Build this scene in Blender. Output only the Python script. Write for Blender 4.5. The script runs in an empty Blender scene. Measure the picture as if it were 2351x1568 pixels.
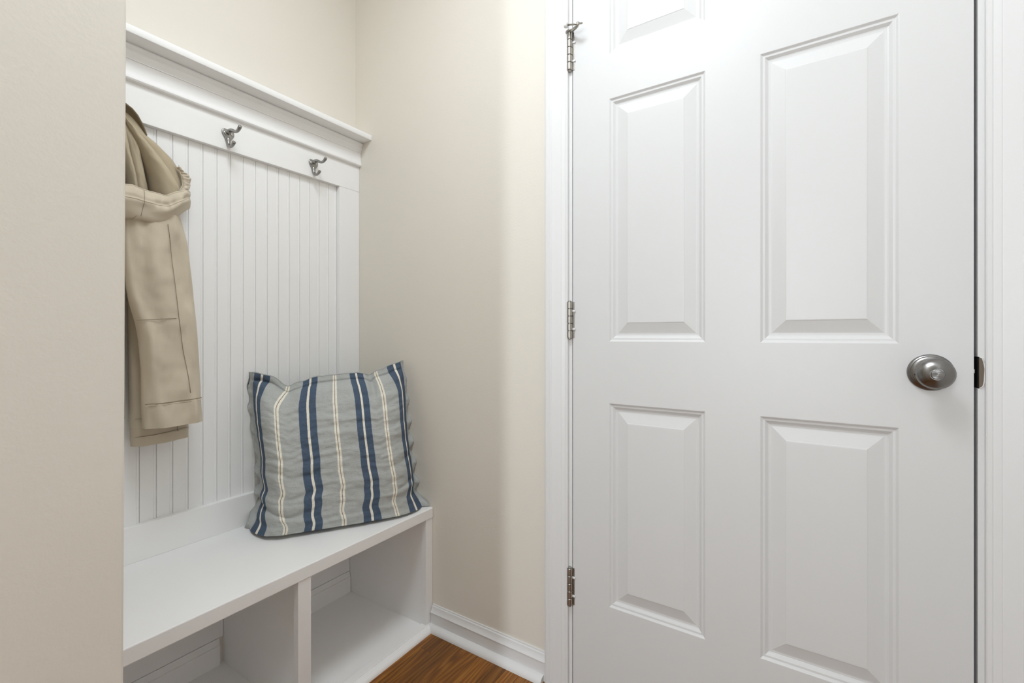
import bpy, math, random
from mathutils import Vector, noise

random.seed(7)
SC = bpy.context.scene
COL = SC.collection
PI = math.pi

# ------------------------------------------------------------------ camera
cam = bpy.data.cameras.new('camera')
cam.lens = 16.0
cam.sensor_width = 36.0
cam.sensor_fit = 'HORIZONTAL'
cam.shift_y = -13.45 / 2351
cam.clip_start = 0.02
camo = bpy.data.objects.new('camera', cam)
camo.location = (1.3995, -1.0986, 0.94)
camo.rotation_euler = (PI / 2, 0, 0.5739)
COL.objects.link(camo)
SC.camera = camo

# ------------------------------------------------------------------ light
world = bpy.data.worlds.new('world')
world.use_nodes = True
bg = world.node_tree.nodes['Background']
bg.inputs[0].default_value = (0.93, 0.96, 1.0, 1)
bg.inputs[1].default_value = 1.0
SC.world = world


def area(name, loc, rot, sx, sy, power, color=(1, 1, 1)):
    l = bpy.data.lights.new(name, 'AREA')
    l.shape = 'RECTANGLE'
    l.size = sx
    l.size_y = sy
    l.energy = power
    l.color = color
    o = bpy.data.objects.new(name, l)
    o.location = loc
    o.rotation_euler = rot
    COL.objects.link(o)
    return o


LC = (0.87, 0.94, 1.0)

def point_fill(name, loc, radius, power, color):
    l = bpy.data.lights.new(name, 'POINT')
    l.energy = power
    l.shadow_soft_size = radius
    l.color = color
    o = bpy.data.objects.new(name, l)
    o.location = loc
    COL.objects.link(o)


area('nook_ceiling_lamp', (0.96, -0.86, 2.43), (0, 0, 0), 0.45, 0.45, 15.2, LC)
point_fill('upper_nook_fill', (1.02, -0.86, 2.12), 0.12, 3.6, LC)  # unseen fill light, added to brighten the rail and upper nook
area('daylight_from_next_room', (1.13, -5.6, 1.30), (PI / 2, 0, 0), 0.26, 2.0, 72.0, (0.875, 0.945, 1.0))
bg.inputs[1].default_value = 0.3

vs = SC.view_settings
vs.view_transform = 'Standard'
vs.look = 'None'
vs.gamma = 1.0
vs.exposure = 0.0
vs.use_curve_mapping = False
SC.cycles.use_denoising = True
SC.cycles.max_bounces = 14
SC.cycles.diffuse_bounces = 10
SC.cycles.sample_clamp_indirect = 4.0


# ------------------------------------------------------------------ materials
def new_mat(name):
    m = bpy.data.materials.new(name)
    m.use_nodes = True
    nt = m.node_tree
    return m, nt, nt.nodes['Principled BSDF']


def node(nt, kind, **kw):
    n = nt.nodes.new(kind)
    for k, v in kw.items():
        setattr(n, k, v)
    return n


def paint(name, col, rough=0.5, bump=0.0, scale=150.0, var=0.02, stretch=(1, 1, 1), spec=0.4):
    m, nt, b = new_mat(name)
    b.inputs['Roughness'].default_value = rough
    b.inputs['Specular IOR Level'].default_value = spec
    tc = node(nt, 'ShaderNodeTexCoord')
    mp = node(nt, 'ShaderNodeMapping')
    mp.inputs['Scale'].default_value = stretch
    nt.links.new(tc.outputs['Object'], mp.inputs[0])
    n1 = node(nt, 'ShaderNodeTexNoise')
    n1.inputs['Scale'].default_value = 3.0
    n1.inputs['Detail'].default_value = 3.0
    nt.links.new(mp.outputs[0], n1.inputs['Vector'])
    r = node(nt, 'ShaderNodeValToRGB')
    r.color_ramp.elements[0].position = 0.3
    r.color_ramp.elements[1].position = 0.7
    r.color_ramp.elements[0].color = tuple(c * (1 - var) for c in col) + (1,)
    r.color_ramp.elements[1].color = tuple(min(1, c * (1 + var)) for c in col) + (1,)
    nt.links.new(n1.outputs[0], r.inputs[0])
    nt.links.new(r.outputs[0], b.inputs['Base Color'])
    if bump:
        n2 = node(nt, 'ShaderNodeTexNoise')
        n2.inputs['Scale'].default_value = scale
        n2.inputs['Detail'].default_value = 2.0
        nt.links.new(mp.outputs[0], n2.inputs['Vector'])
        bp = node(nt, 'ShaderNodeBump')
        bp.inputs['Strength'].default_value = bump
        bp.inputs['Distance'].default_value = 0.002
        nt.links.new(n2.outputs[0], bp.inputs['Height'])
        nt.links.new(bp.outputs[0], b.inputs['Normal'])
    return m


def metal(name, col, rough, aniso=0.0):
    m, nt, b = new_mat(name)
    b.inputs['Metallic'].default_value = 1.0
    b.inputs['Roughness'].default_value = rough
    if aniso:                                            # turned on a lathe: brushed in circles
        tg = node(nt, 'ShaderNodeTangent', direction_type='RADIAL', axis='Y')
        b.inputs['Anisotropic'].default_value = aniso
        nt.links.new(tg.outputs[0], b.inputs['Tangent'])
    tc = node(nt, 'ShaderNodeTexCoord')
    n1 = node(nt, 'ShaderNodeTexNoise')
    n1.inputs['Scale'].default_value = 120.0
    nt.links.new(tc.outputs['Object'], n1.inputs['Vector'])
    r = node(nt, 'ShaderNodeValToRGB')
    r.color_ramp.elements[0].color = tuple(c * 0.82 for c in col) + (1,)
    r.color_ramp.elements[1].color = tuple(min(1, c * 1.1) for c in col) + (1,)
    nt.links.new(n1.outputs[0], r.inputs[0])
    nt.links.new(r.outputs[0], b.inputs['Base Color'])
    return m


def fabric(name, col, scale=1400.0, bump=0.12, rough=0.8, var=0.05):
    m, nt, b = new_mat(name)
    b.inputs['Roughness'].default_value = rough
    b.inputs['Specular IOR Level'].default_value = 0.2
    b.inputs['Sheen Weight'].default_value = 0.15
    tc = node(nt, 'ShaderNodeTexCoord')
    n1 = node(nt, 'ShaderNodeTexNoise')
    n1.inputs['Scale'].default_value = scale
    n1.inputs['Detail'].default_value = 2.0
    nt.links.new(tc.outputs['Object'], n1.inputs['Vector'])
    r = node(nt, 'ShaderNodeValToRGB')
    r.color_ramp.elements[0].position = 0.3
    r.color_ramp.elements[1].position = 0.7
    r.color_ramp.elements[0].color = tuple(c * (1 - var) for c in col) + (1,)
    r.color_ramp.elements[1].color = tuple(c * (1 + var) for c in col) + (1,)
    nt.links.new(n1.outputs[0], r.inputs[0])
    nt.links.new(r.outputs[0], b.inputs['Base Color'])
    bp = node(nt, 'ShaderNodeBump')
    bp.inputs['Strength'].default_value = bump
    bp.inputs['Distance'].default_value = 0.0006
    nt.links.new(n1.outputs[0], bp.inputs['Height'])
    nt.links.new(bp.outputs[0], b.inputs['Normal'])
    return m


def striped_fabric(name):
    """woven cotton: grey-blue ground, navy bands with a cream line, double cream lines"""
    m, nt, b = new_mat(name)
    b.inputs['Roughness'].default_value = 0.9
    b.inputs['Specular IOR Level'].default_value = 0.15
    uv = node(nt, 'ShaderNodeUVMap')
    sep = node(nt, 'ShaderNodeSeparateXYZ')
    nt.links.new(uv.outputs[0], sep.inputs[0])
    # slightly irregular weave edges
    nz = node(nt, 'ShaderNodeTexNoise')
    nz.inputs['Scale'].default_value = 60.0
    nt.links.new(uv.outputs[0], nz.inputs['Vector'])
    sub = node(nt, 'ShaderNodeMath', operation='SUBTRACT')
    nt.links.new(nz.outputs[0], sub.inputs[0])
    sub.inputs[1].default_value = 0.5
    mul = node(nt, 'ShaderNodeMath', operation='MULTIPLY_ADD')
    nt.links.new(sub.outputs[0], mul.inputs[0])
    mul.inputs[1].default_value = 0.0022
    nt.links.new(sep.outputs[0], mul.inputs[2])
    grey = (0.42, 0.435, 0.425, 1)
    blue = (0.078, 0.110, 0.165, 1)
    cream = (0.80, 0.76, 0.66, 1)
    dark = (0.16, 0.145, 0.12, 1)

    def band(c, half):
        n = node(nt, 'ShaderNodeMath', operation='COMPARE')
        nt.links.new(mul.outputs[0], n.inputs[0])
        n.inputs[1].default_value = c
        n.inputs[2].default_value = half
        return n.outputs[0]

    def any_of(outs):
        acc = outs[0]
        for o in outs[1:]:
            n = node(nt, 'ShaderNodeMath', operation='MAXIMUM')
            nt.links.new(acc, n.inputs[0])
            nt.links.new(o, n.inputs[1])
            acc = n.outputs[0]
        return acc

    def over(base, mask, colr):
        n = node(nt, 'ShaderNodeMix', data_type='RGBA')
        nt.links.new(mask, n.inputs[0])
        if isinstance(base, tuple):
            n.inputs[6].default_value = base
        else:
            nt.links.new(base, n.inputs[6])
        n.inputs[7].default_value = colr
        return n.outputs[2]

    B4, C3 = (0.100, 0.378, 0.665, 0.914), (0.243, 0.525, 0.793)
    c1 = over(grey, any_of([band(c, 0.045) for c in B4]), blue)
    c2 = over(c1, any_of([band(c, 0.0066) for c in B4] + [band(c, 0.0112) for c in C3]), cream)
    cfin = over(c2, any_of([band(c, 0.0014) for c in C3]), dark)
    # heathered yarn
    tc = node(nt, 'ShaderNodeTexCoord')
    n2 = node(nt, 'ShaderNodeTexNoise')
    n2.inputs['Scale'].default_value = 850.0
    n2.inputs['Detail'].default_value = 3.0
    nt.links.new(tc.outputs['Object'], n2.inputs['Vector'])
    r2 = node(nt, 'ShaderNodeValToRGB')
    r2.color_ramp.elements[0].position = 0.3
    r2.color_ramp.elements[1].position = 0.7
    r2.color_ramp.elements[0].color = (0.80, 0.80, 0.80, 1)
    r2.color_ramp.elements[1].color = (1.16, 1.16, 1.16, 1)
    nt.links.new(n2.outputs[0], r2.inputs[0])
    mx = node(nt, 'ShaderNodeMix', data_type='RGBA', blend_type='MULTIPLY')
    mx.inputs[0].default_value = 1.0
    nt.links.new(cfin, mx.inputs[6])
    nt.links.new(r2.outputs[0], mx.inputs[7])
    nt.links.new(mx.outputs[2], b.inputs['Base Color'])
    bp = node(nt, 'ShaderNodeBump')
    bp.inputs['Strength'].default_value = 0.4
    bp.inputs['Distance'].default_value = 0.0008
    nt.links.new(n2.outputs[0], bp.inputs['Height'])
    # crinkles
    n3 = node(nt, 'ShaderNodeTexNoise')
    n3.inputs['Scale'].default_value = 26.0
    n3.inputs['Detail'].default_value = 3.0
    n3.inputs['Distortion'].default_value = 0.6
    mp = node(nt, 'ShaderNodeMapping')
    mp.inputs['Scale'].default_value = (1, 1, 2.6)
    nt.links.new(tc.outputs['Object'], mp.inputs[0])
    nt.links.new(mp.outputs[0], n3.inputs['Vector'])
    bp2 = node(nt, 'ShaderNodeBump')
    bp2.inputs['Strength'].default_value = 0.35
    bp2.inputs['Distance'].default_value = 0.008
    nt.links.new(n3.outputs[0], bp2.inputs['Height'])
    nt.links.new(bp.outputs[0], bp2.inputs['Normal'])
    nt.links.new(bp2.outputs[0], b.inputs['Normal'])
    return m


def wood_floor(name):
    m, nt, b = new_mat(name)
    b.inputs['Roughness'].default_value = 0.38
    tc = node(nt, 'ShaderNodeTexCoord')
    oi = node(nt, 'ShaderNodeObjectInfo')
    add = node(nt, 'ShaderNodeVectorMath', operation='MULTIPLY_ADD')
    comb = node(nt, 'ShaderNodeCombineXYZ')
    nt.links.new(oi.outputs['Random'], comb.inputs[0])
    nt.links.new(oi.outputs['Random'], comb.inputs[1])
    nt.links.new(comb.outputs[0], add.inputs[0])
    add.inputs[1].default_value = (7.3, 13.1, 0)
    nt.links.new(tc.outputs['Object'], add.inputs[2])
    mp = node(nt, 'ShaderNodeMapping')
    mp.inputs['Scale'].default_value = (24.0, 3.6, 24.0)
    nt.links.new(add.outputs[0], mp.inputs[0])
    wv = node(nt, 'ShaderNodeTexWave', wave_type='BANDS', bands_direction='X')
    wv.inputs['Scale'].default_value = 0.9
    wv.inputs['Distortion'].default_value = 24.0
    wv.inputs['Detail'].default_value = 2.0
    wv.inputs['Detail Scale'].default_value = 0.55
    nt.links.new(mp.outputs[0], wv.inputs['Vector'])
    mp2 = node(nt, 'ShaderNodeMapping')
    mp2.inputs['Scale'].default_value = (330.0, 9.0, 330.0)
    nt.links.new(add.outputs[0], mp2.inputs[0])
    nz = node(nt, 'ShaderNodeTexNoise')
    nz.inputs['Scale'].default_value = 1.0
    nz.inputs['Detail'].default_value = 4.0
    nt.links.new(mp2.outputs[0], nz.inputs['Vector'])
    mixf = node(nt, 'ShaderNodeMath', operation='MULTIPLY_ADD')
    nt.links.new(wv.outputs['Fac'], mixf.inputs[0])
    mixf.inputs[1].default_value = 0.22
    mul = node(nt, 'ShaderNodeMath', operation='MULTIPLY')
    nt.links.new(nz.outputs[0], mul.inputs[0])
    mul.inputs[1].default_value = 0.78
    nt.links.new(mul.outputs[0], mixf.inputs[2])
    r = node(nt, 'ShaderNodeValToRGB')
    e = r.color_ramp.elements
    e[0].position = 0.2
    e[0].color = (0.070, 0.020, 0.0020, 1)
    e[1].position = 0.78
    e[1].color = (0.36, 0.150, 0.022, 1)
    k = e.new(0.48)
    k.color = (0.195, 0.068, 0.0065, 1)
    nt.links.new(mixf.outputs[0], r.inputs[0])
    # strip to strip tone
    mr = node(nt, 'ShaderNodeMapRange')
    mr.inputs['To Min'].default_value = 0.75
    mr.inputs['To Max'].default_value = 1.30
    nt.links.new(oi.outputs['Random'], mr.inputs[0])
    mx = node(nt, 'ShaderNodeVectorMath', operation='SCALE')
    nt.links.new(r.outputs[0], mx.inputs[0])
    nt.links.new(mr.outputs[0], mx.inputs['Scale'])
    nt.links.new(mx.outputs[0], b.inputs['Base Color'])
    return m


M = {}
M['wall'] = paint('warm_wall_paint', (0.730, 0.692, 0.626), 0.55, 0.10, 210.0, 0.010)
M['ceiling'] = paint('ceiling_paint', (0.82, 0.81, 0.79), 0.8, 0.1, 90.0)
M['trim'] = paint('white_trim_paint', (0.72, 0.722, 0.725), 0.38, 0.06, 60.0, 0.012, (1, 1, 0.15))
M['bench'] = paint('white_cabinet_paint', (0.86, 0.86, 0.858), 0.42, 0.12, 45.0, 0.018)
M['door'] = paint('white_door_paint', (0.655, 0.658, 0.66), 0.36, 0.07, 70.0, 0.012, (1, 1, 0.12))
M['nickel'] = metal('satin_nickel', (0.265, 0.26, 0.255), 0.25, 0.8)
M['hook_metal'] = metal('brushed_nickel', (0.34, 0.33, 0.315), 0.34)
M['screw_metal'] = metal('screw_steel', (0.55, 0.54, 0.52), 0.2)
M['hinge_metal'] = metal('worn_hinge_nickel', (0.44, 0.42, 0.385), 0.33)
M['dark'] = paint('dark_void', (0.012, 0.011, 0.010), 0.8)
M['raw_wood'] = paint('bare_jamb_wood', (0.17, 0.135, 0.10), 0.8, 0.3, 200.0, 0.15)
M['rubber'] = paint('white_rubber', (0.72, 0.72, 0.71), 0.6)
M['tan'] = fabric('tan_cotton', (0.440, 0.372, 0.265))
M['tan_lit'] = fabric('lit_tan_cotton', (0.555, 0.490, 0.385))  # same cloth as tan; light on sleeves and brim put into its tone
M['backing'] = fabric('dark_coat_backing', (0.05, 0.042, 0.034))
M['stitch'] = fabric('brown_seam', (0.26, 0.205, 0.14))
M['collar'] = fabric('collar_painted_shade', (0.21, 0.165, 0.105))  # tan cloth darkened to paint in the collar's shade
M['piping'] = fabric('cream_piping', (0.62, 0.55, 0.44))
M['stripe'] = striped_fabric('striped_cotton')
M['floor'] = wood_floor('oak_strip_floor')
M['subfloor'] = paint('floor_joint', (0.03, 0.014, 0.006), 0.9)


# ------------------------------------------------------------------ mesh helpers
class MB:
    """collects verts and faces in world metres, then links ONE mesh object"""

    def __init__(s):
        s.v, s.f, s.uv = [], [], []

    def add(s, vs_, fs_):
        k = len(s.v)
        s.v += [tuple(p) for p in vs_]
        s.f += [tuple(i + k for i in f) for f in fs_]

    def box(s, x0, x1, y0, y1, z0, z1):
        s.add([(x0, y0, z0), (x1, y0, z0), (x1, y1, z0), (x0, y1, z0), (x0, y0, z1), (x1, y0, z1), (x1, y1, z1), (x0, y1, z1)],
              [(0, 3, 2, 1), (4, 5, 6, 7), (0, 1, 5, 4), (1, 2, 6, 5), (2, 3, 7, 6), (3, 0, 4, 7)])

    def prism(s, pts, fn, a, b):
        """closed profile pts, extruded from a to b; fn(u, v, t) -> point"""
        n = len(pts)
        vv = [fn(u, v, a) for u, v in pts] + [fn(u, v, b) for u, v in pts]
        ff = [(i, (i + 1) % n, n + (i + 1) % n, n + i) for i in range(n)]
        ff += [tuple(range(n))[::-1], tuple(range(n, 2 * n))]
        s.add(vv, ff)

    def grid(s, rows, closed=False, uvs=None):
        m = len(rows)
        n = len(rows[0])
        k = len(s.v)
        for r in rows:
            s.v += [tuple(p) for p in r]
        for i in range(m - 1):
            for j in range(n if closed else n - 1):
                j2 = (j + 1) % n
                s.f.append((k + i * n + j, k + i * n + j2, k + (i + 1) * n + j2, k + (i + 1) * n + j))
        if uvs:
            for r in uvs:
                s.uv += r

    def tube(s, path, rad, seg=10, cap=True, squash=None):
        path = [Vector(p) for p in path]
        n = len(path)
        rads = rad if isinstance(rad, (list, tuple)) else [rad] * n
        rows = []
        up = None
        for i, p in enumerate(path):
            t = (path[min(i + 1, n - 1)] - path[max(i - 1, 0)]).normalized()
            if up is None:
                up = Vector((0, 0, 1)) if abs(t.z) < 0.9 else Vector((0, 1, 0))
            a = t.cross(up).normalized()
            up = a.cross(t).normalized()
            q = squash or 1.0
            rows.append([p + (a * math.cos(2 * PI * j / seg) + up * math.sin(2 * PI * j / seg) * q) * rads[i] for j in range(seg)])
        k = len(s.v)
        s.grid(rows, closed=True)
        if cap:
            s.f.append(tuple(k + j for j in range(seg))[::-1])
            e = k + (n - 1) * seg
            s.f.append(tuple(e + j for j in range(seg)))

    def lathe(s, prof, fn, seg=40):
        rows = [[fn(r * math.cos(2 * PI * j / seg), r * math.sin(2 * PI * j / seg), h) for j in range(seg)] for r, h in prof]
        k = len(s.v)
        s.grid(rows, closed=True)
        s.f.append(tuple(k + j for j in range(seg))[::-1])
        e = k + (len(prof) - 1) * seg
        s.f.append(tuple(e + j for j in range(seg)))

    def mirror_y(s, c):
        k = len(s.v)
        s.v += [(p[0], 2 * c - p[1], p[2]) for p in s.v[:k]]
        s.f += [tuple(i + k for i in f[::-1]) for f in s.f[:]]

    def build(s, name, mat, parent=None, smooth=False, bevel=0.0, sub=0, auto=None, seg=2):
        org = Vector((0, 0, 0))
        if parent is not None:
            org = Vector(parent['o_'] if 'o_' in parent else (0, 0, 0))
        me = bpy.data.meshes.new(name)
        me.from_pydata([Vector(p) - org for p in s.v], [], s.f)
        me.validate()
        import bmesh
        bm = bmesh.new()
        bm.from_mesh(me)
        if not s.uv:
            bmesh.ops.recalc_face_normals(bm, faces=bm.faces)
        bm.to_mesh(me)
        bm.free()
        if s.uv and len(s.uv) == len(me.vertices):
            l = me.uv_layers.new(name='UVMap')
            for lp in me.loops:
                l.data[lp.index].uv = s.uv[lp.vertex_index]
        me.materials.append(mat)
        if smooth or auto:
            for p in me.polygons:
                p.use_smooth = True
        o = bpy.data.objects.new(name, me)
        COL.objects.link(o)
        if parent is not None:
            o.parent = parent
            o['o_'] = list(org)
        if bevel:
            b = o.modifiers.new('bevel', 'BEVEL')
            b.width = bevel
            b.segments = seg
            b.limit_method = 'ANGLE'
            b.angle_limit = math.radians(35)
            b.harden_normals = False
        if sub:
            d = o.modifiers.new('sub', 'SUBSURF')
            d.levels = sub
            d.render_levels = sub
        if auto:
            me.set_sharp_from_angle(angle=math.radians(auto))
        return o


def thing(name, loc, label=None, cat=None, group=None, kind=None):
    o = bpy.data.objects.new(name, None)
    o.location = loc
    o.empty_display_size = 0.05
    COL.objects.link(o)
    o['o_'] = list(loc)
    tag(o, label, cat, group, kind)
    return o


def tag(o, label=None, cat=None, group=None, kind=None):
    if label:
        o['label'] = label
    if cat:
        o['category'] = cat
    if group:
        o['group'] = group
    if kind:
        o['kind'] = kind
    return o


def lerp(a, b, t):
    return a + (b - a) * t


def interp(tab, x):
    """piecewise linear y(x) through a table sorted by x"""
    if x <= tab[0][0]:
        return tab[0][1]
    for (x0, y0), (x1, y1) in zip(tab, tab[1:]):
        if x <= x1:
            return lerp(y0, y1, (x - x0) / (x1 - x0))
    return tab[-1][1]


def smooth_interp(tab, x, w):
    return (interp(tab, x - w) + 2 * interp(tab, x) + interp(tab, x + w)) / 4


def ss(a, b, x):
    t = max(0.0, min(1.0, (x - a) / (b - a)))
    return t * t * (3 - 2 * t)


# ------------------------------------------------------------------ the setting
def lean(y, z):
    return -0.9029 + 0.0034 * z if abs(y + 0.9) < 1e-6 else y


m = MB()
m.box(-0.10, 0.0, -1.02, 0.115, -0.02, 2.44)
w = m.build('wall_left', M['wall'])
tag(w, 'cream wall above the white panelling at the back of the nook', kind='structure')

m = MB()
m.box(0.0, 0.868, 0.0, 0.115, -0.02, 2.44)
m.box(1.662, 1.90, 0.0, 0.115, -0.02, 2.44)
m.box(0.868, 1.662, 0.0, 0.115, 2.062, 2.44)
w = m.build('wall_back', M['wall'])
tag(w, 'beige wall between the bench nook and the white door', kind='structure')

m = MB()
foot = [(0.0, -0.9), (0.74, -0.9), (0.74, -5.0), (0.62, -5.0), (0.62, -1.02), (0.0, -1.02)]
m.prism(foot, lambda u, v, t: (u, lean(v, t), t), 0.0, 2.44)
w = m.build('wall_front', M['wall'], bevel=0.003)
tag(w, 'plain greige partition wall in the foreground hiding the end of the nook', kind='structure')

m = MB()
m.box(1.80, 1.90, -5.0, 0.0, -0.02, 2.44)
w = m.build('wall_right', M['ceiling'])
tag(w, 'white hall wall to the right of the door', kind='structure')

m = MB()
m.box(-0.10, 1.90, -5.0, 0.115, 2.44, 2.50)
c = m.build('ceiling', M['ceiling'])
tag(c, 'flat white ceiling over hall and nook', kind='structure')

# floor: strips of brown wood lying along y
fl = thing('floor', (0, 0, 0), 'dark honey brown wood strip floor at the foot of the bench', kind='structure')
m = MB()
m.box(-0.10, 1.90, -5.0, 0.115, -0.03, -0.0035)
m.build('subfloor', M['subfloor'], fl)
m = MB()
m.box(0.386, 1.80, -5.0, -1.602, -0.0034, -0.0003)
m.build('far_boards', M['floor'], fl)
xs = [0.384, 0.4247, 0.468, 0.5085, 0.5497, 0.604]
while xs[-1] < 1.77:
    xs.append(xs[-1] + random.choice((0.0425, 0.0425, 0.054)))
xs[-1] = 1.80
for i in range(len(xs) - 1):
    y = 0.0
    first = True
    while y > -1.6:
        L = random.uniform(0.28, 0.62)
        if i == 1 and first:
            L = 0.096
        if i == 2 and first:
            L = 0.30
        if i == 0 and first:
            L = 0.5
        y1 = max(y - L, -1.6)
        if y1 - -1.6 < 0.08:
            y1 = -1.6
        m = MB()
        m.box(xs[i] + 0.0002, xs[i + 1] - 0.0002, y1 + 0.0002, y - 0.0002, -0.0034, 0.0)
        m.build('plank', M['floor'], fl)
        y = y1
        first = False

# baseboard on the door wall, with shoe moulding
bb = thing('baseboard_back', (0.60, 0, 0), 'white moulded baseboard along the beige wall', kind='structure')
prof = [(0, 0), (0.0125, 0), (0.0125, 0.0485), (0.0138, 0.0500), (0.0138, 0.0520), (0.0118, 0.0548), (0.0085, 0.0600), (0.0068, 0.0660), (0.0062, 0.0685), (0.0040, 0.0705), (0.0035, 0.0740), (0, 0.0740)]
m = MB()
m.prism(prof, lambda u, v, t: (t, -u, v), 0.3862, 0.803)
m.build('board', M['trim'], bb, auto=30)
qr = [(0.0125, 0.0)] + [(0.0125 + 0.0195 * math.sin(a), 0.0175 * math.cos(a)) for a in [k * PI / 14 for k in range(8)]]
m = MB()
m.prism(qr, lambda u, v, t: (t, -u, v), 0.3870, 0.800)
m.build('shoe_molding', M['trim'], bb, auto=40)

# baseboard inside the cubbies, on the nook wall
bl = thing('baseboard_left', (0, -0.3, 0), 'white baseboard at the back of the bench cubbies', kind='structure')
prof = [(0, 0.009), (0.0125, 0.009), (0.0125, 0.0668), (0.0100, 0.0680), (0.0098, 0.0705), (0.0085, 0.0800), (0.0070, 0.0858), (0, 0.0858)]
for y0, y1 in ((-0.426, -0.031), (-0.864, -0.468)):
    m = MB()
    m.prism(prof, lambda u, v, t: (u, t, v), y0, y1)
    m.build('board', M['bench'], bl, auto=30)

# door casings: profile (d from the door side, thickness)
CAS = [(0, 0), (0, 0.0085), (0.0015, 0.0100), (0.0075, 0.0100), (0.0085, 0.0086), (0.0110, 0.0092), (0.0180, 0.0112), (0.0192, 0.0106), (0.0205, 0.0108), (0.0290, 0.0122), (0.0400, 0.0136), (0.0440, 0.0145), (0.0452, 0.0139), (0.0505, 0.0145), (0.0520, 0.0160), (0.0560, 0.0182), (0.0610, 0.0182), (0.0657, 0.0160), (0.0657, 0)]
m = MB()
m.prism(CAS, lambda u, v, t: (0.8706 - u, -v, t), 0.0, 2.06)
t = m.build('trim_1', M['trim'], auto=25)
tag(t, 'white moulded casing on the hinge side of the door', kind='structure')
m = MB()
m.prism(CAS, lambda u, v, t: (1.6569 + u, -v, t), 0.0, 2.06)
t = m.build('trim_2', M['trim'], auto=25)
tag(t, 'white moulded casing at the right edge beside the latch', kind='structure')
m = MB()
m.prism(CAS, lambda u, v, t: (t, -v, 2.062 + u), 0.805, 1.7226)
t = m.build('trim_3', M['trim'], auto=25)
tag(t, 'white casing across the top of the door', kind='structure')

# jambs
tj = thing('trim_4', (0.87, 0, 0), 'white door jamb carrying the hinges', kind='structure')
m = MB()
m.box(0.868, 0.8793, 0.0, 0.115, 0.0, 2.06)
m.build('jamb_board', M['trim'], tj, bevel=0.0008)
m = MB()
m.box(0.8793, 0.8905, 0.037, 0.075, 0.0, 2.045)
m.build('stop_strip', M['trim'], tj)

tj = thing('trim_5', (1.655, 0, 0), 'white door jamb with the cut out strike hole', kind='structure')
ZA, ZB = 0.8485, 0.9035
m = MB()
m.box(1.6488, 1.662, 0.0, 0.115, 0.0, ZA)
m.box(1.6488, 1.662, 0.0, 0.115, ZB, 2.06)
m.box(1.6488, 1.662, 0.030, 0.115, ZA, ZB)
m.box(1.6506, 1.662, 0.0, 0.030, ZA, ZB)
m.build('jamb_board', M['trim'], tj)
m = MB()
m.box(1.6372, 1.6488, 0.037, 0.075, 0.0, 2.045)
m.build('stop_strip', M['trim'], tj)
m = MB()
m.box(1.6497, 1.6505, 0.0004, 0.0298, ZA + 0.0002, ZB - 0.0002)
m.box(1.6440, 1.6505, 0.0240, 0.0298, ZA - 0.004, ZB + 0.004)
m.build('mortise', M['dark'], tj)
# ragged D of bare wood where the paint was cut away round the strike
zc, hh = (ZA + ZB) / 2, (ZB - ZA) / 2
arc = [(1.6503, zc - hh * 0.96)]
for k in range(13):
    a = -PI / 2 + PI * k / 12
    arc.append((1.6508 + 0.0060 * max(0.0, math.cos(a)) ** 0.7 + random.uniform(-0.0003, 0.0003), zc + hh * 0.96 * math.sin(a)))
arc.append((1.6503, zc + hh * 0.96))
m = MB()
m.prism(arc, lambda u, v, t: (u, t, v), -0.0008, 0.0015)
tag(m.build('strike_lip', M['raw_wood'], tj), 'bare brown wood lip of the strike hole')
rim = [(x + 0.0004, z) for x, z in arc[1:-1]]
m = MB()
m.tube([(x, -0.0010, z) for x, z in rim], 0.0009, 6)
m.build('paint_edge', M['trim'], tj, smooth=True)

# ------------------------------------------------------------------ the door
DX0, DX1, DZ0, DZ1 = 0.8814, 1.6438, 0.014, 2.045
door = thing('door_1', (DX0, 0, DZ0), 'white six panel door, closed, with a satin nickel knob', kind='structure')
PX = [(0.9812, 1.2086), (1.3171, 1.5444)]
PZ = [(0.2544, 0.7691), (0.9249, 1.5383), (1.6508, 1.9300)]
xb = sorted([DX0, DX1] + [v for p in PX for v in p])
zb = sorted([DZ0, DZ1] + [v for p in PZ for v in p])
idx = {}
vv, ff = [], []
for i, x in enumerate(xb):
    for j, z in enumerate(zb):
        idx[i, j] = len(vv)
        vv.append((x, 0.0, z))
for i in range(len(xb) - 1):
    for j in range(len(zb) - 1):
        if i in (1, 3) and j in (1, 3, 5):
            continue
        ff.append((idx[i, j], idx[i + 1, j], idx[i + 1, j + 1], idx[i, j + 1]))
m = MB()
m.add(vv, ff)
nx, nz = len(xb) - 1, len(zb) - 1
per = [(i, 0) for i in range(nx)] + [(nx, j) for j in range(nz)] + [(i, nz) for i in range(nx, 0, -1)] + [(0, j) for j in range(nz, 0, -1)]
k = len(m.v)
for i, j in per:
    x, y, z = vv[idx[i, j]]
    m.v.append((x, 0.035, z))
n = len(per)
for q in range(n):
    a, b = per[q], per[(q + 1) % n]
    m.f.append((idx[a], k + q, k + (q + 1) % n, idx[b]))
m.f.append(tuple(range(k, k + n)))
slab = m.build('slab', M['door'], door)
RING = [(0.0, 0.0), (0.0010, 0.0004), (0.0042, 0.0032), (0.0052, 0.0037), (0.0088, 0.0040), (0.0096, 0.0046), (0.0140, 0.0082), (0.0162, 0.0090), (0.0200, 0.0092), (0.0220, 0.0089), (0.0455, 0.0022), (0.0470, 0.0014), (0.0485, 0.0012)]
for x0, x1 in PX:
    for z0, z1 in PZ:
        m = MB()
        rows = [[(x0 + d, y, z0 + d), (x1 - d, y, z0 + d), (x1 - d, y, z1 - d), (x0 + d, y, z1 - d)] for d, y in RING]
        m.grid(rows, closed=True)
        e = (len(RING) - 1) * 4
        m.f.append((e, e + 1, e + 2, e + 3))
        m.build('panel', M['door'], door)


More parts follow.
